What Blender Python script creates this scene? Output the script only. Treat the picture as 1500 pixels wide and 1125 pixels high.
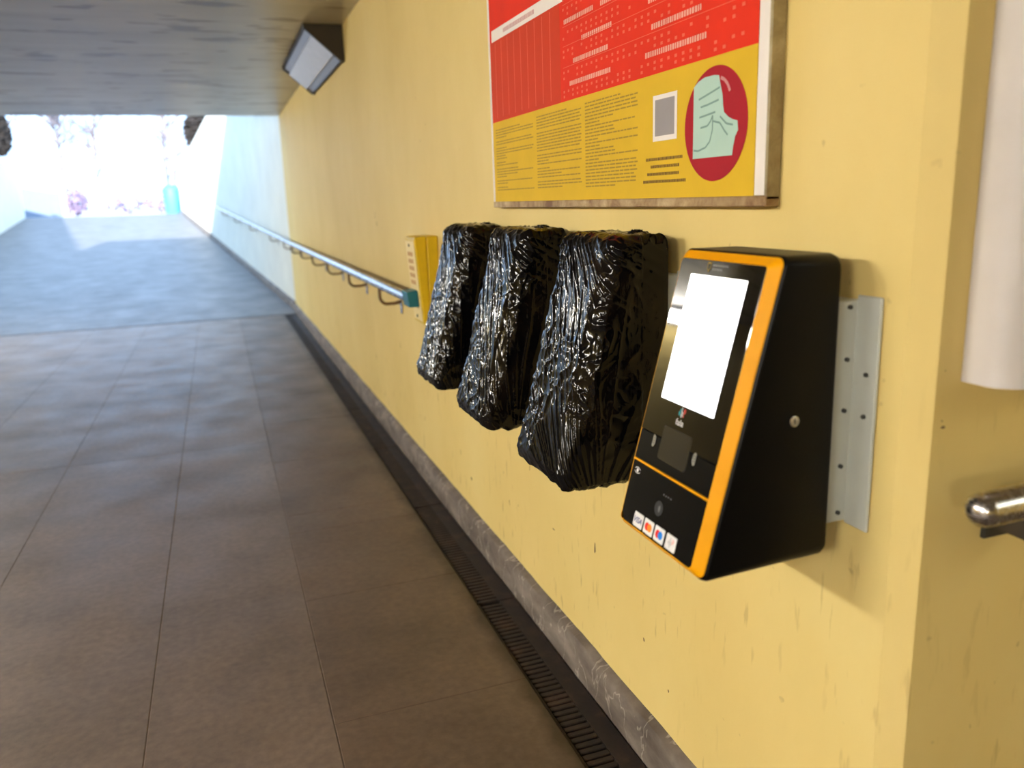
import bpy, bmesh, math, random
from mathutils import Vector, Matrix, noise

for o in list(bpy.data.objects):
    bpy.data.objects.remove(o, do_unlink=True)
scene = bpy.context.scene
C = scene.collection
random.seed(7)

# ------------------------------------------------------------------ camera
CAM = Vector((-0.9, 0.0, 1.38))
RIGHT = Vector((0.94, -0.3397, -0.0326)); DOWN = Vector((-0.1061, -0.2001, -0.974)); FWD = Vector((0.3243, 0.919, -0.2242))
cd = bpy.data.cameras.new('camera'); cam = bpy.data.objects.new('camera', cd); C.objects.link(cam)
b_ = -FWD.normalized(); r_ = RIGHT.normalized(); u_ = b_.cross(r_).normalized(); r_ = u_.cross(b_)
M = Matrix((r_, u_, b_)).transposed().to_4x4(); M.translation = CAM
cam.matrix_world = M
cd.sensor_fit = 'HORIZONTAL'; cd.sensor_width = 36.0; cd.lens = 28.378; cd.clip_start = 0.02; cd.clip_end = 400
cd.dof.use_dof = True; cd.dof.focus_distance = 1.85; cd.dof.aperture_fstop = 2.6
scene.camera = cam

# ------------------------------------------------------------------ world, exposure
w = bpy.data.worlds.new('overcast_sky'); scene.world = w; w.use_nodes = True
wn = w.node_tree; bg = wn.nodes['Background']
bg.inputs['Color'].default_value = (0.43, 0.66, 1.0, 1); bg.inputs['Strength'].default_value = 3.1
sd = bpy.data.lights.new('sun', 'SUN'); sun = bpy.data.objects.new('sun', sd); C.objects.link(sun)
sd.energy = 17.0; sd.angle = math.radians(1.5); sd.color = (1.0, .97, .93)
sun.rotation_euler = Vector((.16, .92, -.36)).to_track_quat('-Z', 'Y').to_euler()
sun.location = (-3, -20, 12)
vs = scene.view_settings
vs.view_transform = 'Standard'; vs.look = 'None'; vs.gamma = 1.0; vs.use_curve_mapping = False
vs.exposure = 0.45
LAMP_POWER = 125.0

# ------------------------------------------------------------------ helpers
def new_obj(name, me, mat=None, parent=None):
    o = bpy.data.objects.new(name, me); C.objects.link(o)
    if mat is not None and not me.materials: me.materials.append(mat)
    if parent is not None: o.parent = parent
    return o

def tag(o, label=None, cat=None, group=None, kind=None):
    if label: o['label'] = label
    if cat: o['category'] = cat
    if group: o['group'] = group
    if kind: o['kind'] = kind
    return o

def wloc(o):
    p = Vector((0, 0, 0))
    while o is not None:
        p += o.location; o = o.parent
    return p

class MB:
    """collects shapes given in world coordinates; build() links them as one mesh object"""
    def __init__(s): s.v = []; s.f = []
    def add(s, vs_, fs_):
        n = len(s.v); s.v += [tuple(q) for q in vs_]; s.f += [tuple(i + n for i in f) for f in fs_]; return s
    def box(s, x0, x1, y0, y1, z0, z1):
        return s.add([(x0, y0, z0), (x1, y0, z0), (x1, y1, z0), (x0, y1, z0), (x0, y0, z1), (x1, y0, z1), (x1, y1, z1), (x0, y1, z1)],
                     [(3, 2, 1, 0), (4, 5, 6, 7), (0, 1, 5, 4), (1, 2, 6, 5), (2, 3, 7, 6), (3, 0, 4, 7)])
    def prism(s, poly, ext):
        """poly: 3-D points of one face, ext: extrusion vector"""
        n = len(poly); e = Vector(ext)
        return s.add([Vector(p) for p in poly] + [Vector(p) + e for p in poly],
                     [tuple(range(n - 1, -1, -1)), tuple(range(n, 2 * n))] + [(i, (i + 1) % n, n + (i + 1) % n, n + i) for i in range(n)])
    def tube(s, pts, rad, n=12, cap=True):
        pts = [Vector(p) for p in pts]; m = len(pts)
        rads = rad if isinstance(rad, (list, tuple)) else [rad] * m
        t0 = (pts[1] - pts[0]).normalized()
        a = Vector((0, 0, 1)) if abs(t0.z) < .9 else Vector((1, 0, 0))
        u = t0.cross(a).normalized(); vv = []; ff = []
        for i, p in enumerate(pts):
            t = (pts[min(i + 1, m - 1)] - pts[max(i - 1, 0)]).normalized()
            u = (u - t * u.dot(t)).normalized(); w_ = t.cross(u)
            for k in range(n):
                g = 2 * math.pi * k / n
                vv.append(p + (u * math.cos(g) + w_ * math.sin(g)) * rads[i])
        for i in range(m - 1):
            for k in range(n):
                ff.append((i * n + k, i * n + (k + 1) % n, (i + 1) * n + (k + 1) % n, (i + 1) * n + k))
        if cap:
            ff.append(tuple(range(n - 1, -1, -1))); ff.append(tuple((m - 1) * n + k for k in range(n)))
        return s.add(vv, ff)
    def loft(s, loops, cap0=True, cap1=True):
        n = len(loops[0]); vv = [q for L in loops for q in L]; ff = []
        for i in range(len(loops) - 1):
            for k in range(n):
                ff.append((i * n + k, i * n + (k + 1) % n, (i + 1) * n + (k + 1) % n, (i + 1) * n + k))
        if cap0: ff.append(tuple(range(n - 1, -1, -1)))
        if cap1: ff.append(tuple((len(loops) - 1) * n + k for k in range(n)))
        return s.add(vv, ff)
    def disc(s, c, ax_u, ax_v, r, n=32, r2=None):
        c = Vector(c); u = Vector(ax_u); v_ = Vector(ax_v)
        return s.add([c + u * r * math.cos(2 * math.pi * k / n) + v_ * (r2 or r) * math.sin(2 * math.pi * k / n) for k in range(n)], [tuple(range(n))])
    def build(s, name, mat, parent=None, smooth=False, bevel=0.0, seg=2, loc=None, sharp=None):
        off = wloc(parent) if parent is not None else Vector(loc or (0, 0, 0))
        me = bpy.data.meshes.new(name)
        me.from_pydata([tuple(Vector(p) - off) for p in s.v], [], s.f)
        bm = bmesh.new(); bm.from_mesh(me)
        bmesh.ops.recalc_face_normals(bm, faces=bm.faces)
        if bevel > 0:
            ed = [e for e in bm.edges if len(e.link_faces) == 2 and e.calc_face_angle() > math.radians(25)]
            bmesh.ops.bevel(bm, geom=ed, offset=bevel, segments=seg, profile=.5, affect='EDGES', clamp_overlap=True)
        if smooth:
            for f in bm.faces: f.smooth = True
            if sharp:
                for e in bm.edges:
                    if len(e.link_faces) == 2 and e.calc_face_angle() > math.radians(sharp): e.smooth = False
        bm.to_mesh(me); bm.free()
        o = new_obj(name, me, mat, parent)
        if parent is None and loc is not None: o.location = loc
        return o

def thing(name, loc, label, cat, group=None):
    o = bpy.data.objects.new(name, None); C.objects.link(o); o.location = loc; o.empty_display_size = .05
    return tag(o, label, cat, group)

# ------------------------------------------------------------------ materials
class Mat:
    def __init__(s, name, col=(.5, .5, .5), rough=.6, metal=0.0, spec=.5, coat=0.0):
        s.m = bpy.data.materials.new(name); s.m.use_nodes = True; s.t = s.m.node_tree; s.n = s.t.nodes; s.l = s.t.links
        s.p = s.n['Principled BSDF']
        s.p.inputs['Base Color'].default_value = (*col, 1); s.p.inputs['Roughness'].default_value = rough
        s.p.inputs['Metallic'].default_value = metal; s.p.inputs['Specular IOR Level'].default_value = spec
        s.p.inputs['Coat Weight'].default_value = coat
    def coord(s, scale=(1, 1, 1), kind='pos', rot=(0, 0, 0)):
        if kind == 'pos':
            g = s.n.new('ShaderNodeNewGeometry').outputs['Position']
        else:
            g = s.n.new('ShaderNodeTexCoord').outputs['Object']
        mp = s.n.new('ShaderNodeMapping'); s.l.new(g, mp.inputs['Vector'])
        mp.inputs['Scale'].default_value = scale; mp.inputs['Rotation'].default_value = rot
        return mp.outputs['Vector']
    def noise(s, vec, scale=5, detail=4, rough=.55, dist=0.0):
        t = s.n.new('ShaderNodeTexNoise'); s.l.new(vec, t.inputs['Vector'])
        t.inputs['Scale'].default_value = scale; t.inputs['Detail'].default_value = detail
        t.inputs['Roughness'].default_value = rough; t.inputs['Distortion'].default_value = dist
        return t.outputs['Fac']
    def ramp(s, fac, stops):
        r = s.n.new('ShaderNodeValToRGB'); s.l.new(fac, r.inputs['Fac']); e = r.color_ramp.elements
        while len(e) < len(stops): e.new(.5)
        for el, (p, c) in zip(e, stops):
            el.position = p; el.color = (*c, 1) if len(c) == 3 else c
        return r.outputs['Color']
    def mix(s, fac, a, b, mode='MIX'):
        m = s.n.new('ShaderNodeMix'); m.data_type = 'RGBA'; m.blend_type = mode
        for sock, val in ((m.inputs[0], fac), (m.inputs[6], a), (m.inputs[7], b)):
            if isinstance(val, (int, float)): sock.default_value = val
            elif isinstance(val, tuple): sock.default_value = (*val, 1)
            else: s.l.new(val, sock)
        return m.outputs[2]
    def math(s, op, a, b=0.0, clamp=False):
        m = s.n.new('ShaderNodeMath'); m.operation = op; m.use_clamp = clamp
        for sock, val in ((m.inputs[0], a), (m.inputs[1], b)):
            if isinstance(val, (int, float)): sock.default_value = val
            else: s.l.new(val, sock)
        return m.outputs[0]
    def axis(s, k):
        g = s.n.new('ShaderNodeNewGeometry'); x = s.n.new('ShaderNodeSeparateXYZ'); s.l.new(g.outputs['Position'], x.inputs[0]); return x.outputs[k]
    def color(s, out): s.l.new(out, s.p.inputs['Base Color']); return s
    def rough(s, out): s.l.new(out, s.p.inputs['Roughness']); return s
    def bump(s, h, strength=.3, dist=.01, prev=None):
        b = s.n.new('ShaderNodeBump'); b.inputs['Strength'].default_value = strength; b.inputs['Distance'].default_value = dist
        s.l.new(h, b.inputs['Height'])
        if prev is not None: s.l.new(prev, b.inputs['Normal'])
        s.l.new(b.outputs['Normal'], s.p.inputs['Normal']); return b.outputs['Normal']
    def emit(s, col, strength):
        s.p.inputs['Emission Color'].default_value = (*col, 1); s.p.inputs['Emission Strength'].default_value = strength; return s

def simple(name, col, rough=.6, metal=0.0, spec=.5, coat=0.0, var=.12, scale=20, bump=0.0):
    m = Mat(name, col, rough, metal, spec, coat)
    f = m.noise(m.coord(), scale, 4)
    lo = tuple(c * (1 - var) for c in col); hi = tuple(min(1, c * (1 + var)) for c in col)
    m.color(m.ramp(f, [(.3, lo), (.7, hi)]))
    if bump: m.bump(f, bump, .003)
    return m.m

def mat_wall():
    m = Mat('yellow_wall_paint', (.74, .55, .2), .62, spec=.3)
    f = m.noise(m.coord((1, 1, .6)), 1.6, 6, .6)
    base = m.ramp(f, [(.25, (.665, .50, .175)), (.55, (.72, .555, .21)), (.8, (.75, .60, .25))])
    # short vertical scuffs, denser low down
    sc = m.noise(m.coord((9, 9, 1.7)), 5.0, 3, .5)
    sc = m.ramp(sc, [(.61, (0, 0, 0)), (.68, (1, 1, 1))])
    big = m.ramp(m.noise(m.coord(), 2.4, 2), [(.44, (0, 0, 0)), (.60, (1, 1, 1))])
    low = m.math('SUBTRACT', 1.15, m.math('MULTIPLY', m.axis(2), .8), True)
    k = m.math('MULTIPLY', m.math('MULTIPLY', sc, big), low)
    col = m.mix(m.math('MULTIPLY', k, .55), base, (.36, .24, .09))
    sp = m.ramp(m.noise(m.coord(), 26, 2), [(.72, (0, 0, 0)), (.77, (1, 1, 1))])
    col = m.mix(m.math('MULTIPLY', sp, .35), col, (.33, .22, .10))
    m.color(col)
    m.bump(m.noise(m.coord(), 60, 5, .6), .12, .004)
    return m.m

def mat_ceiling():
    m = Mat('painted_concrete_ceiling', (.42, .38, .31), .32, spec=.5)
    f = m.noise(m.coord((.6, 3.0, 1)), 1.4, 6, .62)
    col = m.ramp(f, [(.25, (.34, .31, .27)), (.5, (.45, .42, .375)), (.75, (.54, .51, .465))])
    pk = m.ramp(m.noise(m.coord((1.8, 5, 1)), 1.3, 2, .5), [(.595, (0, 0, 0)), (.635, (1, 1, 1))])
    col = m.mix(m.math('MULTIPLY', pk, .85), col, (.15, .09, .045))
    m.color(col)
    m.bump(m.noise(m.coord((.5, 5, 1)), 9, 4), .15, .004)
    return m.m

def mat_floor(name, tint, dirt):
    m = Mat(name, tint, .5, spec=.4)
    f = m.noise(m.coord(), 1.9, 7, .62)
    t = Vector(tint)
    col = m.ramp(f, [(.25, tuple(t * .62)), (.5, tuple(t)), (.78, tuple(t * 1.32))])
    g = m.ramp(m.noise(m.coord(), 38, 4), [(.35, (.82, .82, .82)), (.7, (1.1, 1.1, 1.1))])
    col = m.mix(1.0, col, g, 'MULTIPLY')
    if dirt:
        # dark damp grime washed up along the drain, with a ragged border of its own
        x = m.axis(0); nz = m.noise(m.coord(), 9, 4, .6)
        e = m.math('ADD', m.math('ADD', x, .235), m.math('MULTIPLY', m.math('SUBTRACT', nz, .5), .09))
        k = m.ramp(m.math('MULTIPLY', e, 22.0, True), [(0, (0, 0, 0)), (1, (1, 1, 1))])
        col = m.mix(m.math('MULTIPLY', k, .85), col, (.030, .018, .010))
    sp = m.ramp(m.noise(m.coord(), 7, 1), [(.80, (0, 0, 0)), (.83, (1, 1, 1))])
    col = m.mix(m.math('MULTIPLY', sp, .7), col, tuple(t * .25))
    m.color(col)
    m.rough(m.ramp(m.noise(m.coord(), 3, 5), [(.3, (.42,) * 3), (.7, (.56,) * 3)]))
    m.bump(m.noise(m.coord(), 45, 5), .2, .004)
    return m.m

def mat_skirting():
    m = Mat('weathered_grey_skirting', (.22, .19, .16), .75)
    f = m.noise(m.coord((1, 1.2, 3)), 4, 7, .62)
    col = m.ramp(f, [(.3, (.070, .054, .043)), (.5, (.135, .108, .088)), (.68, (.22, .185, .155))])
    lime = m.noise(m.coord((1, 3.2, 1.6)), 3.0, 4, .5, .4)
    k = m.ramp(lime, [(.49, (0, 0, 0)), (.50, (1, 1, 1)), (.503, (1, 1, 1)), (.513, (0, 0, 0))])
    col = m.mix(m.math('MULTIPLY', k, .35), col, (.62, .56, .48))
    m.color(col); m.bump(f, .5, .008)
    return m.m

def mat_film():
    m = Mat('black_stretch_film', (.005, .0045, .005), .10, spec=.22)
    br = m.ramp(m.noise(m.coord((1, 1, 1.0)), 9, 4), [(.45, (.002, .002, .0025)), (.8, (.012, .008, .005))])
    m.color(br)
    crumple = m.noise(m.coord((1, 1, .6)), 75, 2.0, .55, .8)
    patch = m.ramp(m.noise(m.coord(), 9, 2), [(.45, (.05,) * 3), (.60, (1,) * 3)])
    pleat = m.noise(m.coord((1.0, 1.0, .045), rot=(math.radians(10), 0, 0)), 80, 1.5, .5)
    n1 = m.bump(m.math('MULTIPLY', crumple, patch), .32, .005)
    m.bump(pleat, .22, .004, n1)
    return m.m

def mat_steel():
    m = Mat('brushed_stainless_steel', (.50, .49, .49), .24, metal=1.0)
    f = m.noise(m.coord((40, 1.5, 40)), 6, 3)
    m.rough(m.ramp(f, [(.3, (.16,) * 3), (.7, (.33,) * 3)]))
    return m.m

def mat_rust(name, a, b, c, rough=.8, metal=0.0):
    m = Mat(name, b, rough, metal)
    f = m.noise(m.coord((1, 1, 1)), 14, 6, .65, .4)
    m.color(m.ramp(f, [(.32, a), (.52, b), (.7, c)])); m.bump(f, .5, .003)
    return m.m

WALL = mat_wall(); CEIL = mat_ceiling()
FLOOR_A = mat_floor('grimy_floor_concrete', (.120, .083, .058), True)
FLOOR_B = mat_floor('worn_floor_concrete', (.150, .112, .086), False)
RAMP = mat_floor('ramp_asphalt', (.115, .112, .115), False)
PALE = simple('pale_ramp_wall_paint', (.70, .68, .58), .7, var=.06, scale=2)
SKIRT = mat_skirting(); FILM = mat_film(); STEEL = mat_steel()
GRATE = mat_rust('rusted_cast_iron', (.007, .004, .003), (.016, .008, .005), (.045, .022, .013), .7)
GROUT = simple('dark_channel_dirt', (.014, .010, .008), .9)
BLACK = simple('black_powder_coat', (.0030, .0028, .0030), .40, spec=.12, var=.2, scale=300, bump=.05)
GLASS = simple('black_front_glass', (.003, .003, .003), .03, spec=.5, var=.05)
MATTE = simple('satin_black_panel', (.003, .003, .003), .25, spec=.12, var=.05)
ORANGE = simple('orange_frame_plastic', (.86, .38, .001), .45, spec=.2, var=.04)
SCANNER = simple('smoked_scanner_window', (.020, .020, .019), .08, spec=.6, var=.1)
GREYST = simple('light_grey_painted_steel', (.50, .52, .48), .45, var=.06, scale=9)
DARKBOLT = simple('dark_bolt_steel', (.06, .06, .06), .4, metal=.6)
CHROME = simple('chrome_lock', (.75, .75, .76), .15, metal=1.0, var=.03)
STICK = simple('white_sticker', (.82, .81, .80), .45, var=.03)
YBOX = simple('yellow_plastic_box', (.62, .42, .004), .42, var=.05, scale=30)
YBOXF = simple('pale_yellow_faceplate', (.78, .62, .26), .45, var=.05, scale=30)
TEAL = simple('teal_plastic', (.002, .13, .19), .4, var=.06)
SCREEN = Mat('lit_white_screen', (.9, .9, .9), .3).emit((1, 1, 1), 2.2).m
LED = Mat('green_led', (.2, .9, .4), .3).emit((.35, 1, .5), 4.0).m
LAMPON = Mat('lit_lamp_diffuser', (.9, .9, .88), .4).emit((1.0, .96, .88), LAMP_POWER).m
LAMPDIM = Mat('lit_passage_lamp_diffuser', (.9, .9, .88), .4).emit((.95, 1.0, .88), 13.0).m
LAMPOFF = simple('unlit_ribbed_diffuser', (.62, .62, .66), .22, var=.05)
LAMPEDGE = simple('grey_lamp_reflector', (.28, .28, .32), .3, var=.05)
HOUSING = simple('dark_brown_lamp_housing', (.028, .020, .012), .5)
DUCT = simple('off_white_painted_duct', (.56, .52, .50), .5, var=.07, scale=6)

def flat(name, col, rough=.5, var=.04):
    return simple(name, col, .7, spec=.2, var=var, scale=12)

# ------------------------------------------------------------------ the setting
# right wall with the chamfered corner and the return face of the side passage
poly = [(0, 11.15), (0, .872), (.024, .836), (2.2, .836), (2.2, 1.1), (.3, 1.1), (.3, 11.15)]
tag(MB().prism([(x, y, -.1) for x, y in poly], (0, 0, 2.62)).build('wall_right', WALL), kind='structure')
tag(MB().box(-5.5, -5.2, -9, 11.15, -.1, 2.52).build('wall_left', WALL), kind='structure')
tag(MB().box(-5.5, 2.5, -9.3, -9, -.1, 2.52).build('wall_back_light_block', WALL), kind='structure')  # added unseen wall, blocks light from the tunnel's other exit
tag(MB().box(2.2, 2.5, -9, .836, -.1, 2.52).build('wall_passage', WALL), kind='structure')
tag(MB().box(-5.5, 2.5, -9.3, 11.17, 2.5, 5.2).build('ceiling', CEIL), kind='structure')

# floor: a sunken bed with concrete slabs laid on it in strips
floor = tag(MB().box(-5.2, 2.2, -9, 10.86, -.30, -.07).build('floor', GROUT), kind='structure')
MORTAR = simple('joint_mortar', (.095, .070, .054), .9)
for x0, x1, y0, y1 in ((-5.2, -.1815, -9, 10.8), (-.1815, 2.2, -9, .80)):
    MB().box(x0, x1, y0, y1, -.0699, -.0012).build('joint_mortar', MORTAR, floor)
def slab_mesh(name, wx, ly, mat):
    mb = MB().box(-wx / 2, wx / 2, -ly / 2, ly / 2, -.07, 0)
    o = mb.build(name, mat, bevel=.0015, seg=1); me = o.data
    bpy.data.objects.remove(o); return me
J = .0025
cuts = [-2.0, -.6, .35, 1.15, 2.0, 2.75, 3.395, 3.61, 4.45, 5.3, 6.1, 7.0, 7.9, 8.85, 9.8, 10.80]
for a, b in zip(cuts, cuts[1:]):
    me = slab_mesh('floor_slab', .56 - J, b - a - J, FLOOR_A)
    o = new_obj('floor_slab', me, None, floor); o.location = (-.46, (a + b) / 2, 0)
edges = [-.74, -1.22, -1.815, -2.40, -2.98, -3.56, -4.14, -4.72, -5.2]
rows = [-9, -4.4, .35, 4.9, 10.80]
me_cache = {}
for x1, x0 in zip(edges, edges[1:]):
    for a, b in zip(rows, rows[1:]):
        key = (round(x1 - x0, 3), round(b - a, 3))
        if key not in me_cache: me_cache[key] = slab_mesh('floor_slab', x1 - x0 - .002, b - a - .002, FLOOR_B)
        o = new_obj('floor_slab', me_cache[key], None, floor); o.location = ((x0 + x1) / 2, (a + b) / 2, 0)
for a, b in ((-9, -5.5), (-5.5, -2.0)):
    o = new_obj('floor_slab', slab_mesh('floor_slab', .56 - J, b - a - J, FLOOR_A), None, floor); o.location = (-.46, (a + b) / 2, 0)
for a, b in ((-9, -5.5), (-5.5, -2.0), (-2.0, .80)):
    o = new_obj('floor_slab', slab_mesh('floor_slab', 2.37 - J, b - a - J, FLOOR_B), None, floor); o.location = (1.015, (a + b) / 2, 0)

# skirting along the right wall, with a worn top edge
def skirting(name, p0, p1, th=.03, h=.105, n=220, seed=0.0):
    p0 = Vector(p0); p1 = Vector(p1); d = (p1 - p0); nrm = Vector((-d.y, d.x, 0)).normalized()
    loops = []
    for i in range(n + 1):
        q = p0 + d * i / n; s = d.length * i / n
        j = noise.noise(Vector((s * 3.1, seed, 0))) * .006 + noise.noise(Vector((s * 14, seed, 4))) * .003
        j2 = noise.noise(Vector((s * 5, seed, 9))) * .003
        loops.append([q + Vector((0, 0, -.02)), q + nrm * (th + j2) + Vector((0, 0, -.02)), q + nrm * (th + j2 * .5) + Vector((0, 0, h * .80 + j)),
                      q + nrm * (th * .72 + j2) + Vector((0, 0, h * .93 + j)), q + Vector((0, 0, h + j))])
    return MB().loft(loops).build(name, SKIRT, smooth=True, sharp=40)
tag(skirting('baseboard_right', (0, .872, 0), (0, 11.15, 0)), kind='structure')
# the drain bed under the grates
tag(MB().box(-.182, -.028, .836, 10.80, -.07, -.045).build('trim_1', GROUT), kind='structure')
# dark threshold strip across the tunnel mouth
tag(MB().box(-5.2, 0, 10.80, 10.86, -.07, -.012).build('trim_2', GROUT), kind='structure')

# outside: a ramp that climbs and swings left, between two retaining walls
D = Vector((-.0909, .9959, .0551)); N = Vector((.9959, .0909, 0))
Y0 = 10.86
def rampz(s): return D.z * s
def retaining(name, x, sgn):
    p = Vector((x, 11.15, 0)); h = Vector((D.x, D.y, 0)); loops = []
    for s, zt in ((0, 3.9), (7.5, 3.52), (15, 3.13), (22.5, 2.74)):
        q = p + h * s; t = N * .35 * sgn
        loops.append([q + Vector((0, 0, -.3)), q + t + Vector((0, 0, -.3)), q + t + Vector((0, 0, zt)), q + Vector((0, 0, zt))])
    return tag(MB().loft(loops).build(name, PALE), kind='structure')
retaining('wall_ramp_right', 0, 1); retaining('wall_ramp_left', -5.2, -1)
h2 = Vector((D.x, D.y, 0))
loops = []
for s in (0, 4, 8, 12, 16, 20, 22.5):
    a = Vector((-5.2, Y0, 0)) + h2 * s; b = Vector((0, Y0, 0)) + h2 * s; z = rampz(s)
    loops.append([a + Vector((-.1, 0, z - .25)), b + Vector((.1, 0, z - .25)), b + Vector((.1, 0, z)), a + Vector((-.1, 0, z))])
tag(MB().loft(loops).build('floor_ramp', RAMP), kind='structure')
o = skirting('baseboard_ramp', (0, 11.15, .03), tuple(Vector((0, 11.15, .03)) + D * 22), h=.10, n=80, seed=5.0)
tag(o, kind='structure')
GROUND = mat_floor('pale_outdoor_paving', (.42, .41, .40), False)
e = Vector((0, Y0, 0)) + h2 * 22.5
tag(MB().box(-40, 40, e.y, 110, .7, rampz(22.5)).build('ground', GROUND), kind='structure')
GRASS = simple('dry_grass', (.20, .22, .14), .9, var=.3, scale=3)
for nm, x0, x1 in (('embankment_right', .36, 40.0), ('embankment_left', -40.0, -5.56)):
    lp = []
    for s in (0, 7.5, 15, 22.4):
        q = h2 * s; z = 3.8 - .0515 * s
        xa, xb = (x0 + q.x, x1) if x0 > 0 else (x0, x1 + q.x)
        lp.append([(xa, 11.2 + q.y, -.2), (xb, 11.2 + q.y, -.2), (xb, 11.2 + q.y, z), (xa, 11.2 + q.y, z)])
    tag(MB().loft(lp).build(nm, GRASS), kind='structure')

# chips and scuffs in the paint of the right wall
CHIP = simple('bare_plaster_chip', (.17, .10, .045), .9, var=.3, scale=200)
rc = random.Random(11); wall_r = bpy.data.objects['wall_right']
def chip(p, au, w_, h_, lean=0.0):
    n = 9; pts = []
    for k in range(n):
        a = 2 * math.pi * k / n; q = rc.uniform(.6, 1.0)
        pts.append(Vector(p) + Vector(au) * (w_ * math.cos(a) * q + lean * h_ * math.sin(a)) + Vector((0, 0, h_ * math.sin(a) * q)))
    MB().add(pts, [tuple(range(n))]).build('paint_chip', CHIP, wall_r)
chip((.043, .8355, 1.042), (1, 0, 0), .0055, .0026); chip((.040, .8355, 1.052), (1, 0, 0), .0020, .0014); chip((.038, .8355, 1.125), (1, 0, 0), .0014, .0016)
for y, z, w_, h_ in ((4.90, 1.31, .004, .030), (4.86, 1.26, .007, .020), (3.1, .236, .010, .010), (3.25, .31, .003, .022), (2.4, .50, .003, .014), (1.9, .42, .006, .020), (1.62, .29, .005, .008),
                     (1.50, .22, .004, .005), (2.2, .36, .010, .003), (2.9, .55, .003, .02), (3.6, .48, .003, .03), (4.4, .60, .004, .03), (5.2, .40, .005, .025), (3.9, .30, .004, .014), (2.62, .30, .003, .012)):
    chip((-.0006, y, z), (0, 1, 0), w_, h_, rc.uniform(-.15, .15))

# ------------------------------------------------------------------ drain grates
bar_me = None
def grate(y0, y1, parts, label):
    g = thing('drain_grate', (-.105, y0, -.045), label, 'drain grate', 'drain grates along the wall')
    zt = -.010
    MB().box(-.180, -.168, y0 + .003, y1 - .003, -.045, zt).build('side_rail', GRATE, g, bevel=.0015, seg=1)
    MB().box(-.094, -.034, y0 + .003, y1 - .003, -.045, zt - .002).build('cover_plate', GRATE, g, bevel=.002, seg=1)
    pitch = .024; n = int((y1 - y0 - .01) / pitch)
    if parts:
        global bar_me
        for k in range(n):
            yy = y0 + .012 + pitch * k
            if bar_me is None:
                o = MB().box(-.037, .037, -.0082, .0082, -.016, 0).build('grate_bar', GRATE, bevel=.002, seg=1)
                bar_me = o.data; bpy.data.objects.remove(o)
            o = new_obj('grate_bar', bar_me, None, g); o.location = (-.131 + .105, yy - y0, zt + .045)
    else:
        mb = MB()
        for k in range(n):
            yy = y0 + .012 + pitch * k
            mb.box(-.168, -.094, yy - .0065, yy + .0065, zt - .016, zt)
        tag(mb.build('grate_bars', GRATE, g), kind='stuff')
spots = [(.86, 1.5), (1.5, 2.5), (2.5, 3.5), (3.5, 4.5), (4.5, 5.5), (5.5, 6.5), (6.5, 7.5), (7.5, 8.5), (8.5, 9.5), (9.5, 10.79)]
where = ['at the corner of the side passage', 'nearest the camera in the bottom foreground', 'below the terminal and the largest black bundle',
         'below the middle black bundle', 'below the yellow wall box', 'just past the yellow wall box', 'under the dark corner lamp', 'beyond the dark corner lamp',
         'second last before the tunnel mouth', 'last before the tunnel mouth']
for i, (a, b) in enumerate(spots):
    grate(a, b, i in (1, 2, 3, 4), 'rusty slotted drain grate, ' + where[i])

# ------------------------------------------------------------------ corner lamps
def corner_lamp(side, y0, y1, lit, label, grp=None):
    """triangular prism in the corner of wall and ceiling"""
    X = {1: 0.0, -1: -5.2, 2: 2.2}[side]
    sg = -1 if side > 0 else 1
    L = thing('corner_lamp', (X, (y0 + y1) / 2, 2.3), label, 'lamp', grp)
    def P(a, b): return (X + sg * a, b)
    cx = [P(.002, 2.498), P(.235, 2.498), P(.235, 2.480), P(.020, 2.292), P(.002, 2.292)]
    # housing: end caps and back shell
    for ya, yb, nm in ((y0, y0 + .02, 'end_cap'), (y1 - .02, y1, 'end_cap')):
        MB().prism([(x, ya, z) for x, z in [P(.002, 2.498), P(.248, 2.498), P(.248, 2.470), P(.026, 2.276), P(.002, 2.276)]], (0, yb - ya, 0)).build(nm, HOUSING, L, bevel=.003)
    MB().prism([(x, y0 + .02, z) for x, z in [P(.002, 2.498), P(.235, 2.498), P(.002, 2.296)]], (0, y1 - y0 - .04, 0)).build('housing', HOUSING, L)
    A = Vector((P(.235, 0)[0], 0, 2.480)); B = Vector((P(.016, 0)[0], 0, 2.290)); n = Vector((sg * (A.z - B.z), 0, -abs(A.x - B.x))).normalized()
    def strip(t0, t1, off, th, nm, mat):
        p, q = A.lerp(B, t0), A.lerp(B, t1)
        pts = [p + n * off, q + n * off, q + n * (off + th), p + n * (off + th)]
        MB().prism([(v.x, y0 + .02, v.z) for v in pts], (0, y1 - y0 - .04, 0)).build(nm, mat, L, bevel=.002, seg=1)
    strip(0, .2, 0, .004, 'reflector_strip', LAMPEDGE); strip(.8, 1, 0, .004, 'reflector_strip', LAMPEDGE)
    strip(.2, .8, .002, .014, 'diffuser', (LAMPDIM if side == 2 else LAMPON) if lit else LAMPOFF)
    if not lit:
        for t in (.0, .19, .80, .985): strip(t, t + .02, .004, .006, 'rib', HOUSING if t in (.0, .985) else LAMPEDGE)
    return L
corner_lamp(1, 5.58, 7.25, False, 'dark housed unlit corner lamp under the ceiling above the handrail')
corner_lamp(2, -2.2, -.53, True, 'lit corner lamp in the side passage right of the viewer')
corner_lamp(-1, 1.0, 2.67, True, 'lit corner lamp on the opposite wall across from the wrapped machines')
corner_lamp(-1, 8.5, 10.17, True, 'lit corner lamp on the opposite wall near the tunnel mouth')
corner_lamp(-1, -2.85, -1.18, True, 'added fill lamp on the opposite wall level with the viewer')  # added out of view as fill, to lift the shadows on the wall
corner_lamp(-1, -6.7, -5.03, True, 'added ambient lamp on the opposite wall behind the viewer')  # added unseen, gives ambient light to the near passage face

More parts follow.
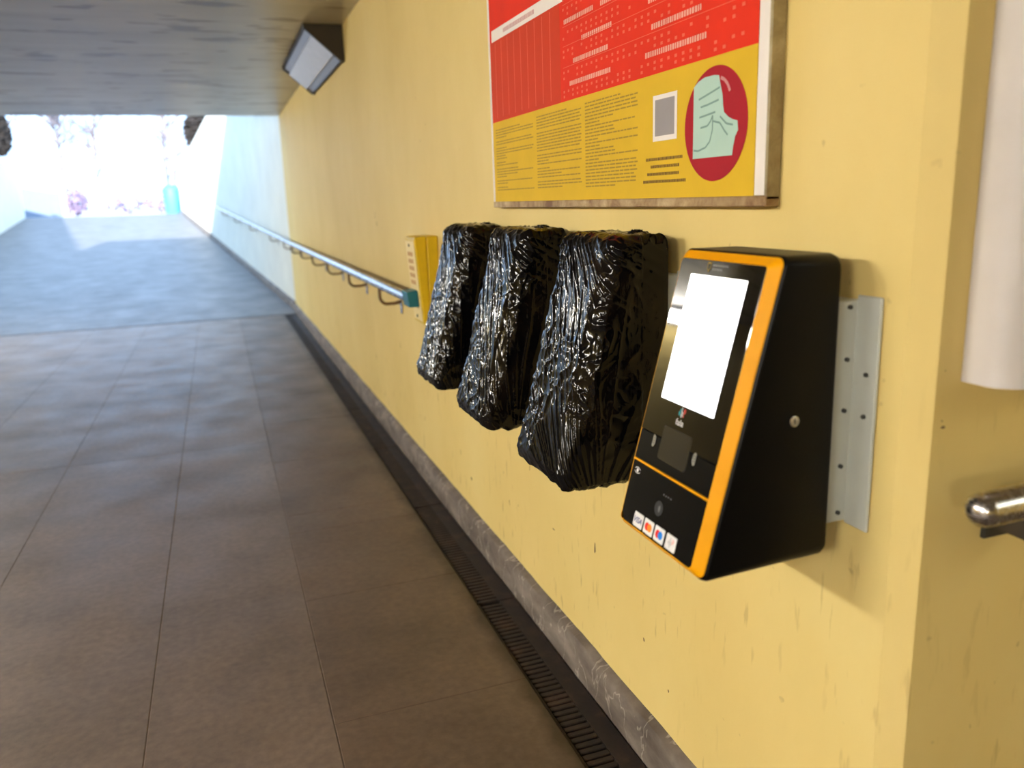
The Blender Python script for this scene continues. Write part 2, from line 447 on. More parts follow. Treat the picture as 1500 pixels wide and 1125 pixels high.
# ------------------------------------------------------------------ ticket terminal
TW = .27; SL = .2657
n_f = Vector((-1, 0, SL)).normalized(); e_f = Vector((SL, 0, 1)).normalized()
def rrect(w0, w1, v0, v1, rads, k=6):
    """rounded rectangle, counter-clockwise, rads = (lower-left, lower-right, upper-right, upper-left)"""
    out = []
    for (cx, cy, r, a0) in ((w0, v0, rads[0], 180), (w1, v0, rads[1], 270), (w1, v1, rads[2], 0), (w0, v1, rads[3], 90)):
        sx = 1 if cx == w0 else -1; sy = 1 if cy == v0 else -1
        for i in range(k + 1):
            a = math.radians(a0 + 90 * i / k)
            out.append((cx + sx * r + r * math.cos(a), cy + sy * r + r * math.sin(a)))
    return out
def front(y0, u, v, off):   # point on the sloping front: u from the near side, v up the slope
    return Vector((-.275, y0 + u, .812)) + e_f * v + n_f * off
LF = .4946
def rear(y0, x, ins, r):
    return [Vector((x, y0 + a, b)) for a, b in rrect(ins, TW - ins, 0.814 + ins, 1.287 - ins, (r,) * 4)]
def fl(y0, ins, off, r): return [front(y0, a, b, off) for a, b in rrect(ins, TW - ins, ins * .6, LF - ins, r)]

def wall_bracket(y0, parent, bolts=True):
    mb = MB().box(-.052, -.001, y0 + .016, y0 + TW - .016, .862, 1.215)
    br = mb.build('wall_bracket', GREYST, parent, bevel=.002, seg=1)
    MB().box(-.007, -.001, y0 - .031, y0 + .018, .858, 1.222).build('bracket_flange', GREYST, br, bevel=.002, seg=1)
    if bolts:
        for z in (1.205, 1.125, 1.045, .955, .878):
            MB().tube([(-.022, y0 + .017, z), (-.022, y0 + .012, z)], .0035, 10).build('bolt', DARKBOLT, br)
        for z in (1.105, 1.040):
            MB().tube([(-.006, y0 - .012, z), (-.011, y0 - .012, z)], .0035, 10).build('bolt', DARKBOLT, br)
    return br

def text_mesh(name, s, size, origin, ax_u, ax_v, nrm, mat, parent, shear=0.0, width=None, bold=0.0):
    cu = bpy.data.curves.new(name, 'FONT'); cu.body = s; cu.size = 1.0; cu.align_x = 'CENTER'; cu.align_y = 'CENTER'
    cu.shear = shear; cu.offset = bold
    t = bpy.data.objects.new(name, cu); C.objects.link(t)
    bpy.context.view_layer.update()
    me = bpy.data.meshes.new_from_object(t.evaluated_get(bpy.context.evaluated_depsgraph_get()))
    bpy.data.objects.remove(t)
    xs = [v.co.x for v in me.vertices]; ys = [v.co.y for v in me.vertices]
    sx = (width / (max(xs) - min(xs))) if width else size
    sy = size / (max(ys) - min(ys)) if width else size
    cx = (max(xs) + min(xs)) / 2; cy = (max(ys) + min(ys)) / 2
    off = wloc(parent)
    for v in me.vertices:
        v.co = Vector(origin) + Vector(ax_u) * ((v.co.x - cx) * sx) + Vector(ax_v) * ((v.co.y - cy) * sy) + Vector(nrm) * .0003 - off
    me.name = name; me.materials.clear()
    return new_obj(name, me, mat, parent)

def terminal(y0):
    T = thing('ticket_terminal', (-.05, y0 + TW / 2, .812), 'black wall ticket terminal with orange frame and glowing white screen', 'ticket terminal')
    R = (.018,) * 4
    MB().loft([rear(y0, -.050, .010, .016), rear(y0, -.053, .003, .020), rear(y0, -.060, 0, .022), fl(y0, 0, -.010, (.016,) * 4),
               fl(y0, .0015, -.003, (.016,) * 4), fl(y0, .005, 0, (.014,) * 4)]).build('body', BLACK, T, smooth=True, sharp=35)
    # orange chamfered frame
    fr = MB().loft([fl(y0, .005, -.001, (.014,) * 4), fl(y0, .0052, .0012, (.014,) * 4), fl(y0, .0065, .0026, (.014,) * 4), fl(y0, .0195, .0128, (.009, .009, .006, .006)),
               fl(y0, .0205, .0138, (.009, .009, .006, .006)), fl(y0, .022, .0138, (.008,) * 4)], cap0=False, cap1=False).build('frame', ORANGE, T, smooth=True, sharp=50)
    U0, U1 = .0215, TW - .0215; V0, V1 = .0215, LF - .0205
    def panel(nm, u0, u1, v0, v1, rads, o0, o1, mat, par):
        L = rrect(u0, u1, v0, v1, rads); L2 = rrect(u0 + .001, u1 - .001, v0 + .001, v1 - .001, rads)
        return MB().loft([[front(y0, a, b, o0) for a, b in L], [front(y0, a, b, o1 - .0008) for a, b in L], [front(y0, a, b, o1) for a, b in L2]]).build(nm, mat, par)
    gl = panel('front_glass', U0, U1, .1765, V1, (.001, .001, .006, .006), .002, .0146, GLASS, T)
    mid = panel('middle_panel', U0, U1, .1245, .1755, (.001,) * 4, .002, .0140, MATTE, T)
    panel('divider_strip', U0 - .001, U1 + .001, .1205, .1242, (.0005,) * 4, .002, .0150, ORANGE, T)
    low = panel('lower_panel', U0, U1, .0132, .1202, (.010, .022, .001, .001), .002, .0142, MATTE, T)
    panel('screen', .0560, .2105, .2390, .4500, (.001,) * 4, .010, .0149, SCREEN, T)
    panel('scanner_window', .095, .180, .141, .199, (.006,) * 4, .010, .0152, SCANNER, T)
    # printed marks: right in the picture is towards the near side
    au = Vector((0, -1, 0)); av = e_f; nn = n_f
    GREYP = flat('grey_print', (.30, .30, .30)); WHITEP = flat('white_print', (.75, .75, .75)); CYANP = flat('turquoise_print', (.05, .45, .50)); REDP = flat('coral_print', (.75, .10, .08))
    BLUEP = flat('navy_print', (.015, .03, .20)); MR = flat('red_print', (.75, .03, .02)); MO = flat('amber_print', (.90, .26, .03)); MB_ = flat('sky_blue_print', (.02, .22, .72)); GOLD = flat('gold_print', (.28, .20, .05))
    def bars(name, cu, cv, off, lst, mat, par):
        mb = MB()
        for du, dv, w_, h_ in lst:
            p = [front(y0, cu - du - w_ / 2, cv + dv - h_ / 2, off), front(y0, cu - du + w_ / 2, cv + dv - h_ / 2, off), front(y0, cu - du + w_ / 2, cv + dv + h_ / 2, off), front(y0, cu - du - w_ / 2, cv + dv + h_ / 2, off)]
            mb.add(p, [(0, 1, 2, 3)])
        o = mb.build(name, mat, par)
        if len(lst) > 1: tag(o, kind='stuff')
        return o
    def disc(name, cu, cv, r, off, mat, par): return MB().disc(front(y0, cu, cv, off), au, av, r, 28).build(name, mat, par)
    o1 = .0152
    # wave mark and word under the screen
    bars('logo_mark', .1385, .2275, o1, [(-.0085, -.001, .0016, .006), (-.0055, .001, .0016, .012)], CYANP, gl)
    bars('logo_mark', .1385, .2275, o1, [(-.0015, .002, .0016, .018), (.0015, -.001, .0016, .008)], WHITEP, gl)
    bars('logo_mark', .1385, .2275, o1, [(.0050, .004, .0016, .010), (.0080, .0045, .0016, .007), (.0050, -.004, .0016, .003)], REDP, gl)
    text_mesh('logo_word', 'fala', .0105, front(y0, .1395, .2125, .0148), au, av, nn, WHITEP, gl, width=.022)
    # crest and two dim lines above the screen
    sh = [(-.005, .008), (.005, .008), (.005, -.003), (0, -.009), (-.005, -.003)]
    MB().add([front(y0, .163 - a, .4635 + b, o1) for a, b in sh], [(0, 1, 2, 3, 4)]).build('crest', GOLD, gl)
    MB().add([front(y0, .163 - a * .6, .4635 + b * .6, o1 + .0002) for a, b in sh], [(0, 1, 2, 3, 4)]).build('crest_field', MATTE, gl)
    bars('small_print', .134, .4665, o1, [(-.017 + .0046 * k, 0, .0034, .0026) for k in range(9)], GREYP, gl)
    bars('small_print', .138, .4605, o1, [(-.013 + .0046 * k, 0, .0034, .0026) for k in range(6)], GREYP, gl)
    # card and ticket pictograms beside the scanner
    for cu, cv, fl_ in ((.1995, .1665, 1), (.0785, .1700, -1)):
        par = mid
        q = [(-.004, -.010), (.001, -.011), (.005, -.004), (.004, .006), (0, .010), (-.004, .009)]
        MB().add([front(y0, cu - a * fl_, cv + b, .0151) for a, b in q], [tuple(range(6))]).build('pictogram', flat('pale_print', (.26, .25, .21)), par)
        bars('pictogram_lines', cu, cv, .0153, [(0, .004, .005, .0012), (0, 0, .005, .0012), (0, -.004, .005, .0012)], MATTE, par)
    # eye-like symbol, four dots, contactless pad on the lower panel
    mb = MB()
    for r in (.0035,): mb.disc(front(y0, .2285, .1050, o1 - .0008), au, av, r, 20)
    for sgn in (-1, 1):
        for i in range(8):
            a0, a1 = math.radians(20 + i * 17.5), math.radians(20 + (i + 1) * 17.5)
            p = [(math.cos(a0) * .010, sgn * math.sin(a0) * .0055), (math.cos(a1) * .010, sgn * math.sin(a1) * .0055), (math.cos(a1) * .0086, sgn * math.sin(a1) * .0044), (math.cos(a0) * .0086, sgn * math.sin(a0) * .0044)]
            mb.add([front(y0, .2285 + a, .105 + b, o1 - .0008) for a, b in p], [(0, 1, 2, 3)])
    mb.build('eye_symbol', WHITEP, low)
    for k in range(4): disc('indicator_dot', .1345 - .0072 * k, .0925, .0011, .0145, GREYP, low)
    pad = disc('contactless_pad', .1400, .0672, .0125, .0144, flat('dark_grey_pad', (.035, .035, .036)), low)
    mb = MB()
    for r in (.0030, .0055, .0080):
        for i in range(8):
            a0, a1 = math.radians(-50 + i * 12.5), math.radians(-50 + (i + 1) * 12.5)
            p = [(math.cos(a0) * r, math.sin(a0) * r), (math.cos(a1) * r, math.sin(a1) * r), (math.cos(a1) * (r - .0010), math.sin(a1) * (r - .0010)), (math.cos(a0) * (r - .0010), math.sin(a0) * (r - .0010))]
            mb.add([front(y0, .1430 - a, .0672 + b, .0147) for a, b in p], [(0, 1, 2, 3)])
    mb.build('wave_symbol', GREYP, low)
    # four payment stickers
    for k, cu in enumerate((.1895, .1552, .1208, .0850)):
        cv = .0285 + .0004 * k
        L = rrect(cu - .0148, cu + .0148, cv - .0122, cv + .0122, (.002,) * 4, 3)
        st = MB().loft([[front(y0, a, b, .0138) for a, b in L], [front(y0, a, b, .0147) for a, b in L]]).build('card_sticker', STICK, low)
        if k == 0: text_mesh('lettering', 'VISA', .0098, front(y0, cu, cv, .0148), au, av, nn, BLUEP, low, shear=.25, width=.0245, bold=.02)
        if k == 1: disc('ring', cu + .0042, cv, .0068, .0150, MR, low); disc('ring', cu - .0042, cv, .0068, .0152, MO, low)
        if k == 2: disc('ring', cu + .0042, cv, .0068, .0150, MR, low); disc('ring', cu - .0042, cv, .0068, .0152, MB_, low)
        if k == 3:
            bars('wave_bars', cu, cv, .0150, [(-.0075, -.001, .0012, .004), (-.0045, 0, .0012, .008), (-.0015, 0, .0012, .017), (.0015, -.001, .0012, .007)], GREYP, low)
            bars('wave_bars', cu, cv, .0150, [(.0045, .003, .0012, .009), (.0075, .004, .0012, .005)], REDP, low)
    # lock on the near side
    lk = MB().tube([(-.127, y0 + .002, 1.045), (-.127, y0 - .003, 1.045)], .0085, 20).build('lock', CHROME, T, bevel=.001)
    MB().box(-.1278, -.1262, y0 - .0034, y0 - .0028, 1.041, 1.049).build('keyhole', DARKBOLT, lk)
    wall_bracket(y0, T)
    return T
terminal(.945)

# ------------------------------------------------------------------ machines wrapped in black stretch film
def xfront(z): return -.275 - .014 + (z - .812) * SL
def wrapped(y0, seed, label):
    T = thing('wrapped_terminal', (-.05, y0 + TW / 2, .775), label, 'wrapped terminal', 'ticket terminals wrapped in black film')
    nz, na = 250, 330
    z0, z1 = .772, 1.298; ya, yb = y0 - .004, y0 + TW + .002; xb = -.040
    def ridged(v): return 1 - 2 * abs(noise.noise(v))
    verts = []; faces = []
    def section(z, ins):
        """rounded outline at height z, shrunk by ins; returns points, normals, arc lengths"""
        xf = max(min(xfront(z), xfront(z1 - .012)), xfront(z0 + .045)) + ins
        if z < z0 + .045: xf += (z0 + .045 - z) * .25
        r = .018 + .026 * max(0, min(1, (z - z0) / .16)) * max(.35, min(1, (z1 - z) / .05)); r = max(r - ins * .3, .010); x_b = xb - ins * .4
        y_a, y_b = ya + ins, yb - ins
        segs = [((x_b, y_a), (xf + r, y_a)), ('arc', (xf + r, y_a + r), 270, 180), ((xf, y_a + r), (xf, y_b - r)), ('arc', (xf + r, y_b - r), 180, 90), ((xf + r, y_b), (x_b, y_b)), ((x_b, y_b), (x_b, y_a))]
        lens = []
        for s in segs:
            lens.append(r * math.pi / 2 if s[0] == 'arc' else math.dist(s[0], s[1]))
        frac = [.22, .09, .36, .09, .16, .08]; out = []
        for s, fr_, ln in zip(segs, frac, lens):
            m = int(na * fr_)
            for i in range(m):
                t = i / m
                if s[0] == 'arc':
                    a = math.radians(s[2] + (s[3] - s[2]) * t); c, q = math.cos(a), math.sin(a)
                    out.append((s[1][0] + r * c, s[1][1] + r * q, c, q))
                else:
                    (x_0, y_0), (x_1, y_1) = s; dx, dy = x_1 - x_0, y_1 - y_0; L = math.hypot(dx, dy) or 1
                    out.append((x_0 + dx * t, y_0 + dy * t, dy / L, -dx / L))
        return out
    flip = None
    rows_ = []
    zs = []
    for i in range(nz + 1):
        t = i / nz; z = z0 + (z1 - z0) * t
        ins = 0
        if z1 - z < .028: k = 1 - (z1 - z) / .028; ins = .028 * (1 - math.sqrt(max(0, 1 - k * k)))
        if z - z0 < .022: k = 1 - (z - z0) / .022; ins = .022 * (1 - math.sqrt(max(0, 1 - k * k)))
        zs.append((z, ins))
    zs = [(z0, .05)] + [(z0, .034)] + zs + [(z1, .04), (z1 - .001, .055)]
    cnt = None
    for z, ins in zs:
        sec = section(z, ins); cnt = len(sec)
        cxm = sum(p[0] for p in sec) / cnt; cym = sum(p[1] for p in sec) / cnt
        for (x, y, nx, ny) in sec:
            if (x - cxm) * nx + (y - cym) * ny < 0 and abs((x - cxm) * nx + (y - cym) * ny) > 1e-4: nx, ny = -nx, -ny
            p = Vector((x, y + seed * 3.7, z)); side = 1.0 if x < -.10 else .5
            # taut pleats fanning out from the lower near corner and the upper rear edge, crumples between them
            u_c = (y - y0) - (x + .25) * .6
            a1 = math.atan2(u_c + .03, z - .70); r1 = math.hypot(u_c + .03, z - .70)
            a2 = math.atan2(u_c - .20, 1.40 - z); r2 = math.hypot(u_c - .20, 1.40 - z)
            f1 = max(0, ridged(Vector((a1 * 17 + .3 * noise.noise(p * 6), r1 * 1.6, seed)))) ** 3
            f2 = max(0, ridged(Vector((a2 * 15 + .3 * noise.noise(p * 5), r2 * 1.8, seed + 4)))) ** 3
            f3 = max(0, ridged(Vector((u_c * 34 - z * 30, u_c * 4 + z * 5, seed + 9)))) ** 3
            wq = p * 16 + Vector((noise.noise(p * 9), noise.noise(p * 9 + Vector((7, 0, 0))), 0)) * 1.2
            cr = max(0, ridged(wq)) ** 2; cr2 = max(0, ridged(wq * 2.1)) ** 2
            top = max(0, min(1, (z - 1.14) / .1)); m = max(0, min(1, .5 + 2.2 * noise.noise(p * 5.5)))
            d = .0034 * f1 * (1 - top) * (1 - .4 * m) + .0030 * f2 * (.3 + .7 * top) + .0034 * f3 * top + (.0030 * cr + .0016 * cr2) * m + .0040 * noise.noise(p * 8) - .001
            d *= side
            if x > xb - .004: d *= .2
            dz = (.0050 * ridged(p * 30 + Vector((3, 3, 3))) + .0030 * noise.noise(p * 70)) if ins > .002 else 0
            verts.append((x + nx * d, y + ny * d, z + dz))
    nl = len(zs)
    for i in range(nl - 1):
        for k in range(cnt):
            faces.append((i * cnt + k, i * cnt + (k + 1) % cnt, (i + 1) * cnt + (k + 1) % cnt, (i + 1) * cnt + k))
    faces.append(tuple(range(cnt - 1, -1, -1))); faces.append(tuple((nl - 1) * cnt + k for k in range(cnt)))
    MB().add(verts, faces).build('film_wrap', FILM, T, smooth=True)
    # crumpled gathers of film at the rear top edge and a loose fold under the front edge
    rnd = random.Random(seed)
    for nm, c, sx, sy, sz in (('film_gather', (-.062, y0 + .085 + .03 * rnd.random(), 1.296), .013, .024, .007),):
        bm = bmesh.new(); bmesh.ops.create_icosphere(bm, subdivisions=4, radius=1)
        off = wloc(T)
        for v in bm.verts:
            q = v.co.copy(); d = 1 + .7 * (1 - 2 * abs(noise.noise(q * 3.4 + Vector((seed, 0, 0))))) + .5 * noise.noise(q * 6)
            v.co = Vector((c[0] + q.x * sx * d, c[1] + q.y * sy * d, c[2] + q.z * sz * d)) - off
        me = bpy.data.meshes.new(nm); bm.to_mesh(me); bm.free(); me.shade_smooth()
        new_obj(nm, me, FILM, T)
    wall_bracket(y0, T, bolts=False)
    return T
wrapped(1.458, 1.0, 'black film bundle nearest the uncovered terminal, largest of the three')
wrapped(1.968, 2.0, 'black film bundle in the middle of the three wrapped machines')
wrapped(2.478, 3.0, 'black film bundle beside the yellow wall box, farthest of the three')

# ------------------------------------------------------------------ yellow box at the end of the handrail
yb0, yb1 = 3.45, 3.63
B = thing('yellow_control_box', (0, 3.54, .84), 'yellow plastic control box on the wall at the handrail end', 'control box')
prof = [(-.001, .845), (-.052, .845), (-.052, 1.232), (-.001, 1.232)]
MB().prism([(x, yb0, z) for x, z in prof], (0, yb1 - yb0, 0)).build('back_shell', YBOX, B, bevel=.006)
prof = [(-.053, .845), (-.082, .848), (-.106, 1.222), (-.100, 1.231), (-.053, 1.232)]
MB().prism([(x, yb0, z) for x, z in prof], (0, yb1 - yb0, 0)).build('front_cover', YBOX, B, bevel=.005)
fa = Vector((-.0825, 0, .853)); fb = Vector((-.1060, 0, 1.2185))
fn = Vector((-(fb.z - fa.z), 0, fb.x - fa.x)).normalized()
def bf(y, t, off): q = fa.lerp(fb, t) + fn * off; return Vector((q.x, y, q.z))
MB().prism([bf(yb0 + .010, .02, .0), bf(yb1 - .010, .02, .0), bf(yb1 - .010, .98, .0), bf(yb0 + .010, .98, .0)], fn * .0025).build('faceplate', YBOXF, B, bevel=.001, seg=1)
for t in (.07, .93):
    for y in (yb0 + .10,): MB().tube([bf(y, t, .002), bf(y, t, .0055)], .0065, 12).build('screw', DARKBOLT, B)
PINKP = flat('faded_red_print', (.50, .25, .10))
mb = MB()
for i in range(5):
    t = .80 - i * .085
    for k in range(3):
        a = yb0 + .055 + k * .032
        mb.add([bf(a, t, .003), bf(a + .024, t, .003), bf(a + .024, t + .05, .003), bf(a, t + .05, .003)], [(0, 1, 2, 3)])
mb.build('faded_lettering', PINKP, B)
MB().tube([bf(yb0 + .06, .36, .0025), bf(yb0 + .06, .36, .006)], .007, 14).build('indicator_light', LED, B)
MB().prism([(-.096, yb0 + .035, .998), (-.144, yb0 + .035, .992), (-.136, yb0 + .035, .925), (-.092, yb0 + .035, .925)], (0, .113, 0)).build('rail_clip', TEAL, B, bevel=.003)

# ------------------------------------------------------------------ handrails
H = thing('handrail', (0, 4.29, .8), 'long stainless handrail running along the yellow wall to the exit', 'handrail')
rz = .958; rx = -.117
pts = [(rx, 3.60, rz), (rx, 6, rz), (rx, 9, rz), (rx, 10.9, rz), (rx, 11.15, rz + .006)]
for s in (.5, 1.0, 2.5, 4.5, 6.5, 8.3):
    q = Vector((0, 11.15, 0)) + D * s - N * .117; pts.append((q.x, q.y, q.z + rz))
q = Vector((0, 11.15, 0)) + D * 8.5 - N * .03; pts.append((q.x, q.y, q.z + rz - .03))
MB().tube(pts, .0235, 20).build('rail', STEEL, H, smooth=True, sharp=40)
RODM = simple('bronzed_steel_rod', (.20, .13, .08), .35, metal=.8)
def rail_bracket(p, out, along, par):
    """p: plate centre on the wall, out: unit vector off the wall"""
    p = Vector(p); out = Vector(out); al = Vector(along); up = Vector((0, 0, 1))
    pl = [p + al * a + up * b for a, b in ((-.022, -.045), (.022, -.045), (.022, .04), (-.022, .04))]
    br = MB().prism([q + out * .001 for q in pl], out * .005).build('bracket_plate', STEEL, par, bevel=.001, seg=1)
    arc = [p + out * .004 + up * .02, p + out * .040 + up * .012]
    for k in range(9):
        a = math.radians(-90 + k * 11.25)
        arc.append(p + out * (.077 + .040 * math.cos(a)) + up * (.052 + .040 * math.sin(a)))
    arc.append(p + out * .117 + up * .100)
    MB().tube(arc, .0085, 10).build('bracket_arm', RODM, par, smooth=True, sharp=50)
for k in range(7):
    rail_bracket((0, 4.29 + 1.065 * k, .838), (-1, 0, 0), (0, 1, 0), H)
for s in (.9, 2.9, 4.9, 6.9):
    q = Vector((0, 11.15, 0)) + D * s; rail_bracket((q.x, q.y, q.z + .838), tuple(-N), (D.x, D.y, 0), H)

H2 = thing('handrail', (.2, .836, .85), 'short stainless handrail end with rounded tip on the passage wall', 'handrail')
ry = .738; z2 = .957
pts = [(-.0045 + .0215 * (1 - math.cos(a)), ry, z2) for a in [math.radians(q) for q in (12, 30, 50, 70, 90)]]
rad = [.0235 * math.sin(math.radians(q)) for q in (12, 30, 50, 70, 90)]
MB().tube(pts + [(.4, ry, z2), (1.9, ry, z2)], rad + [.0235, .0235], 20).build('rail', STEEL, H2, smooth=True, sharp=60)
for x in (.10, 1.1):
    MB().box(x + .035, x + .125, .827, .835, .858, .912).build('bracket_plate', DARKBOLT, H2, bevel=.001, seg=1)
    MB().box(x + .045, x + .115, .750, .832, .875, .915).build('bracket_arm', HOUSING, H2, bevel=.004)

# white round-fronted duct cover on the passage wall
V = thing('duct_cover', (.19, .836, 1.11), 'off-white round fronted vertical duct cover at the right edge', 'duct cover')
prof = [(.068, .835)]
for k in range(15):
    a = math.radians(180 + 180 * k / 14); prof.append((0.190 + .122 * math.cos(a), .795 + .052 * math.sin(a)))
prof.append((.312, .835))
MB().prism([(x, y, 1.107) for x, y in prof], (0, 0, 1.385)).build('cover', DUCT, V, smooth=True, sharp=40)
for z in (1.30, 1.75): MB().tube([(.150, .7465, z), (.150, .7415, z)], .006, 12).build('screw', mat_rust('rusty_screw', (.10, .04, .02), (.20, .09, .04), (.3, .16, .08)), V)

# ------------------------------------------------------------------ framed poster board
Q = thing('poster_board', (0, 1.87, 1.362), 'large framed poster board in red and yellow above the machines', 'poster')
PX = -.0275
def pp(a, b, off=0.0): return Vector((PX - off, 2.585 - a, 1.365 + b))
PW, PH = 1.422, .98
WHITEB = flat('white_board', (.80, .75, .70)); REDB = flat('red_poster_ink', (.70, .030, .008)); REDC = flat('dull_red_poster_ink', (.56, .045, .012))
YELB = flat('mustard_poster_ink', (.66, .43, .022)); OLIVE = flat('olive_small_print', (.34, .225, .035)); PINKB = flat('pale_pink_print', (.80, .38, .30)); FAINT = flat('faint_red_print', (.74, .14, .08))
CRIM = flat('crimson_ink', (.36, .012, .022)); MINT = flat('mint_paper', (.42, .60, .53)); MINTL = flat('grey_green_lines', (.20, .32, .29)); DARKP = flat('dark_brown_print', (.20, .12, .03)); CARDG = flat('grey_square', (.30, .28, .29))
FRAMEM = mat_rust('weathered_brass_frame', (.20, .14, .06), (.33, .26, .13), (.46, .38, .22), .45)
FRAMER = mat_rust('rust_streaked_frame', (.16, .07, .02), (.36, .24, .11), (.55, .42, .24), .6)
MB().box(-.026, -.001, 2.585 - PW + .004, 2.585 - .004, 1.371, 1.365 + PH - .004).build('board', WHITEB, Q)
MB().box(-.029, -.001, 2.585 - PW - .003, 2.585 - PW + .004, 1.363, 1.365 + PH).build('side_rail', FRAMEM, Q, bevel=.0015, seg=1)
MB().box(-.029, -.001, 2.585 - .004, 2.585 + .003, 1.363, 1.365 + PH).build('side_rail', WHITEB, Q, bevel=.0015, seg=1)
MB().box(-.0305, -.001, 2.585 - PW - .003, 2.585 + .003, 1.352, 1.3705).build('bottom_rail', FRAMER, Q, bevel=.002, seg=1)
MB().box(-.0305, -.001, 2.585 - PW - .003, 2.585 + .003, 1.365 + PH - .004, 1.365 + PH + .012).build('top_rail', FRAMER, Q, bevel=.002, seg=1)
def sheet(name, rects, mat, off, par=None, th=.0004):
    mb = MB()
    for a0, a1, b0, b1 in rects:
        mb.add([pp(a0, b0, off), pp(a1, b0, off), pp(a1, b1, off), pp(a0, b1, off)], [(0, 1, 2, 3)])
    o = mb.build(name, mat, par or Q)
    if len(rects) > 3: tag(o, kind='stuff')
    return o
yel = MB().box(PX, PX + .0012, 2.585 - 1.388, 2.585 - .012, 1.3705, 1.365 + .251).build('yellow_field', YELB, Q)
red = MB().box(PX, PX + .0012, 2.585 - 1.388, 2.585 - .012, 1.365 + .251, 1.365 + .965).build('red_field', REDB, Q)
sheet('table_column', [(.014, .566, .2515, .489)], REDC, .0003, red)
sheet('column_rule', [(.06 + .055 * k, .0612 + .055 * k + .002, .262, .482) for k in range(9)], FAINT, .0005, red)
sheet('white_banner', [(.03, .585, .489, .523), (.03, .585, .80, .835)], WHITEB, .0006, red)
rnd = random.Random(3)
def words(a0, a1, b, h, wmin, wmax, gap):
    out = []; a = a0
    while a < a1 - wmin:
        w_ = min(rnd.uniform(wmin, wmax), a1 - a); out.append((a, a + w_, b - h / 2, b + h / 2)); a += w_ + gap
    return out
sheet('banner_print', words(.14, .40, .506, .012, .004, .009, .003), flat('rose_print', (.55, .30, .30)), .0009, red)
heads = [(.593, .762, .4385), (.697, .862, .3845), (.647, .838, .3405), (.624, .851, .290), (1.034, 1.22, .343), (1.009, 1.239, .292), (.80, 1.0, .4385), (1.02, 1.25, .395), (1.0, 1.25, .4485), (.60, .85, .56), (1.0, 1.25, .56), (.6, .8, .66), (1.0, 1.2, .66)]
hr = []
for a0, a1, b in heads: hr += words(a0, a1, b, .011, .004, .009, .0026)
sheet('table_headings', hr, PINKB, .0006, red)
fr_ = []
for b in [.262, .274, .306, .320, .357, .370, .400, .413, .455, .468, .49, .51, .59, .61]:
    a = .585
    while a < 1.35:
        if rnd.random() < .72: fr_.append((a, a + .009, b - .003, b + .003))
        a += .027
sheet('table_figures', fr_, FAINT, .0006, red)
sheet('table_lines', [(.585, 1.365, b, b + .0014) for b in (.331, .381, .427, .478)], FAINT, .0007, red)
# columns of small print
cols = [(.040, .365), (.392, .690), (.712, .978)]
sp = []
for ci, (a0, a1) in enumerate(cols):
    b = .232 if ci else .226; k = 0
    while b > .034:
        f = rnd.choice((1, 1, 1, .97, .6, .3)) if k else .7
        sp += words(a0, a0 + (a1 - a0) * f, b, .0032, .010, .034, .003)
        b -= .0078 if rnd.random() < .86 else .0125; k += 1
sheet('small_print', sp, OLIVE, .0006, yel)
qq = []
for a0, a1, b in ((1.014, 1.163, .0840), (1.035, 1.150, .0690), (1.020, 1.150, .0540), (1.003, 1.176, .0390)): qq += words(a0, a1, b, .0060, .0025, .005, .0016)
sheet('caption_print', qq, DARKP, .0006, yel)
card = sheet('white_card', [(1.043, 1.137, .119, .209)], WHITEB, .0006, yel)
sheet('grey_patch', [(1.052, 1.128, .129, .200)], CARDG, .0009, yel)
MB().disc(pp(1.267, .134, .0006), (0, -1, 0), (0, 0, 1), .1005, 64).build('crimson_disc', CRIM, yel)
sh = [(1.197, .206), (1.212, .214), (1.232, .219), (1.262, .219), (1.279, .2165), (1.284, .200), (1.291, .182), (1.293, .165), (1.297, .152), (1.310, .143), (1.322, .138), (1.338, .134), (1.340, .118), (1.332, .108), (1.327, .092), (1.3245, .0765), (1.197, .0765)]
MB().add([pp(a, b, .0010) for a, b in sh], [tuple(range(len(sh)))]).build('mint_sheet', MINT, yel)
def stroke(mb, pts, w_, off):
    pts = [Vector((a, b)) for a, b in pts]
    for p, q in zip(pts, pts[1:]):
        d = (q - p).normalized(); n = Vector((-d.y, d.x)) * w_ / 2
        mb.add([pp(*(p - n), off), pp(*(q - n), off), pp(*(q + n), off), pp(*(p + n), off)], [(0, 1, 2, 3)])
mb = MB()
for L in ([(1.215, .182), (1.235, .186), (1.255, .190), (1.283, .196)], [(1.222, .168), (1.245, .170), (1.280, .175)], [(1.218, .150), (1.240, .152), (1.270, .155)], [(1.222, .131), (1.245, .133), (1.255, .140), (1.262, .150)],
          [(1.262, .150), (1.262, .125), (1.254, .105), (1.240, .095), (1.215, .090), (1.200, .092)], [(1.262, .140), (1.285, .135), (1.300, .120), (1.310, .112)], [(1.285, .146), (1.305, .132), (1.325, .128)]):
    stroke(mb, L, .0035, .0014)
mb.build('sketch_lines', MINTL, yel)
mb = MB(); stroke(mb, [(1.284, .212), (1.296, .207), (1.306, .198), (1.313, .186)], .006, .0010); mb.build('sketch_string', flat('pale_rose_line', (.55, .25, .26)), yel)

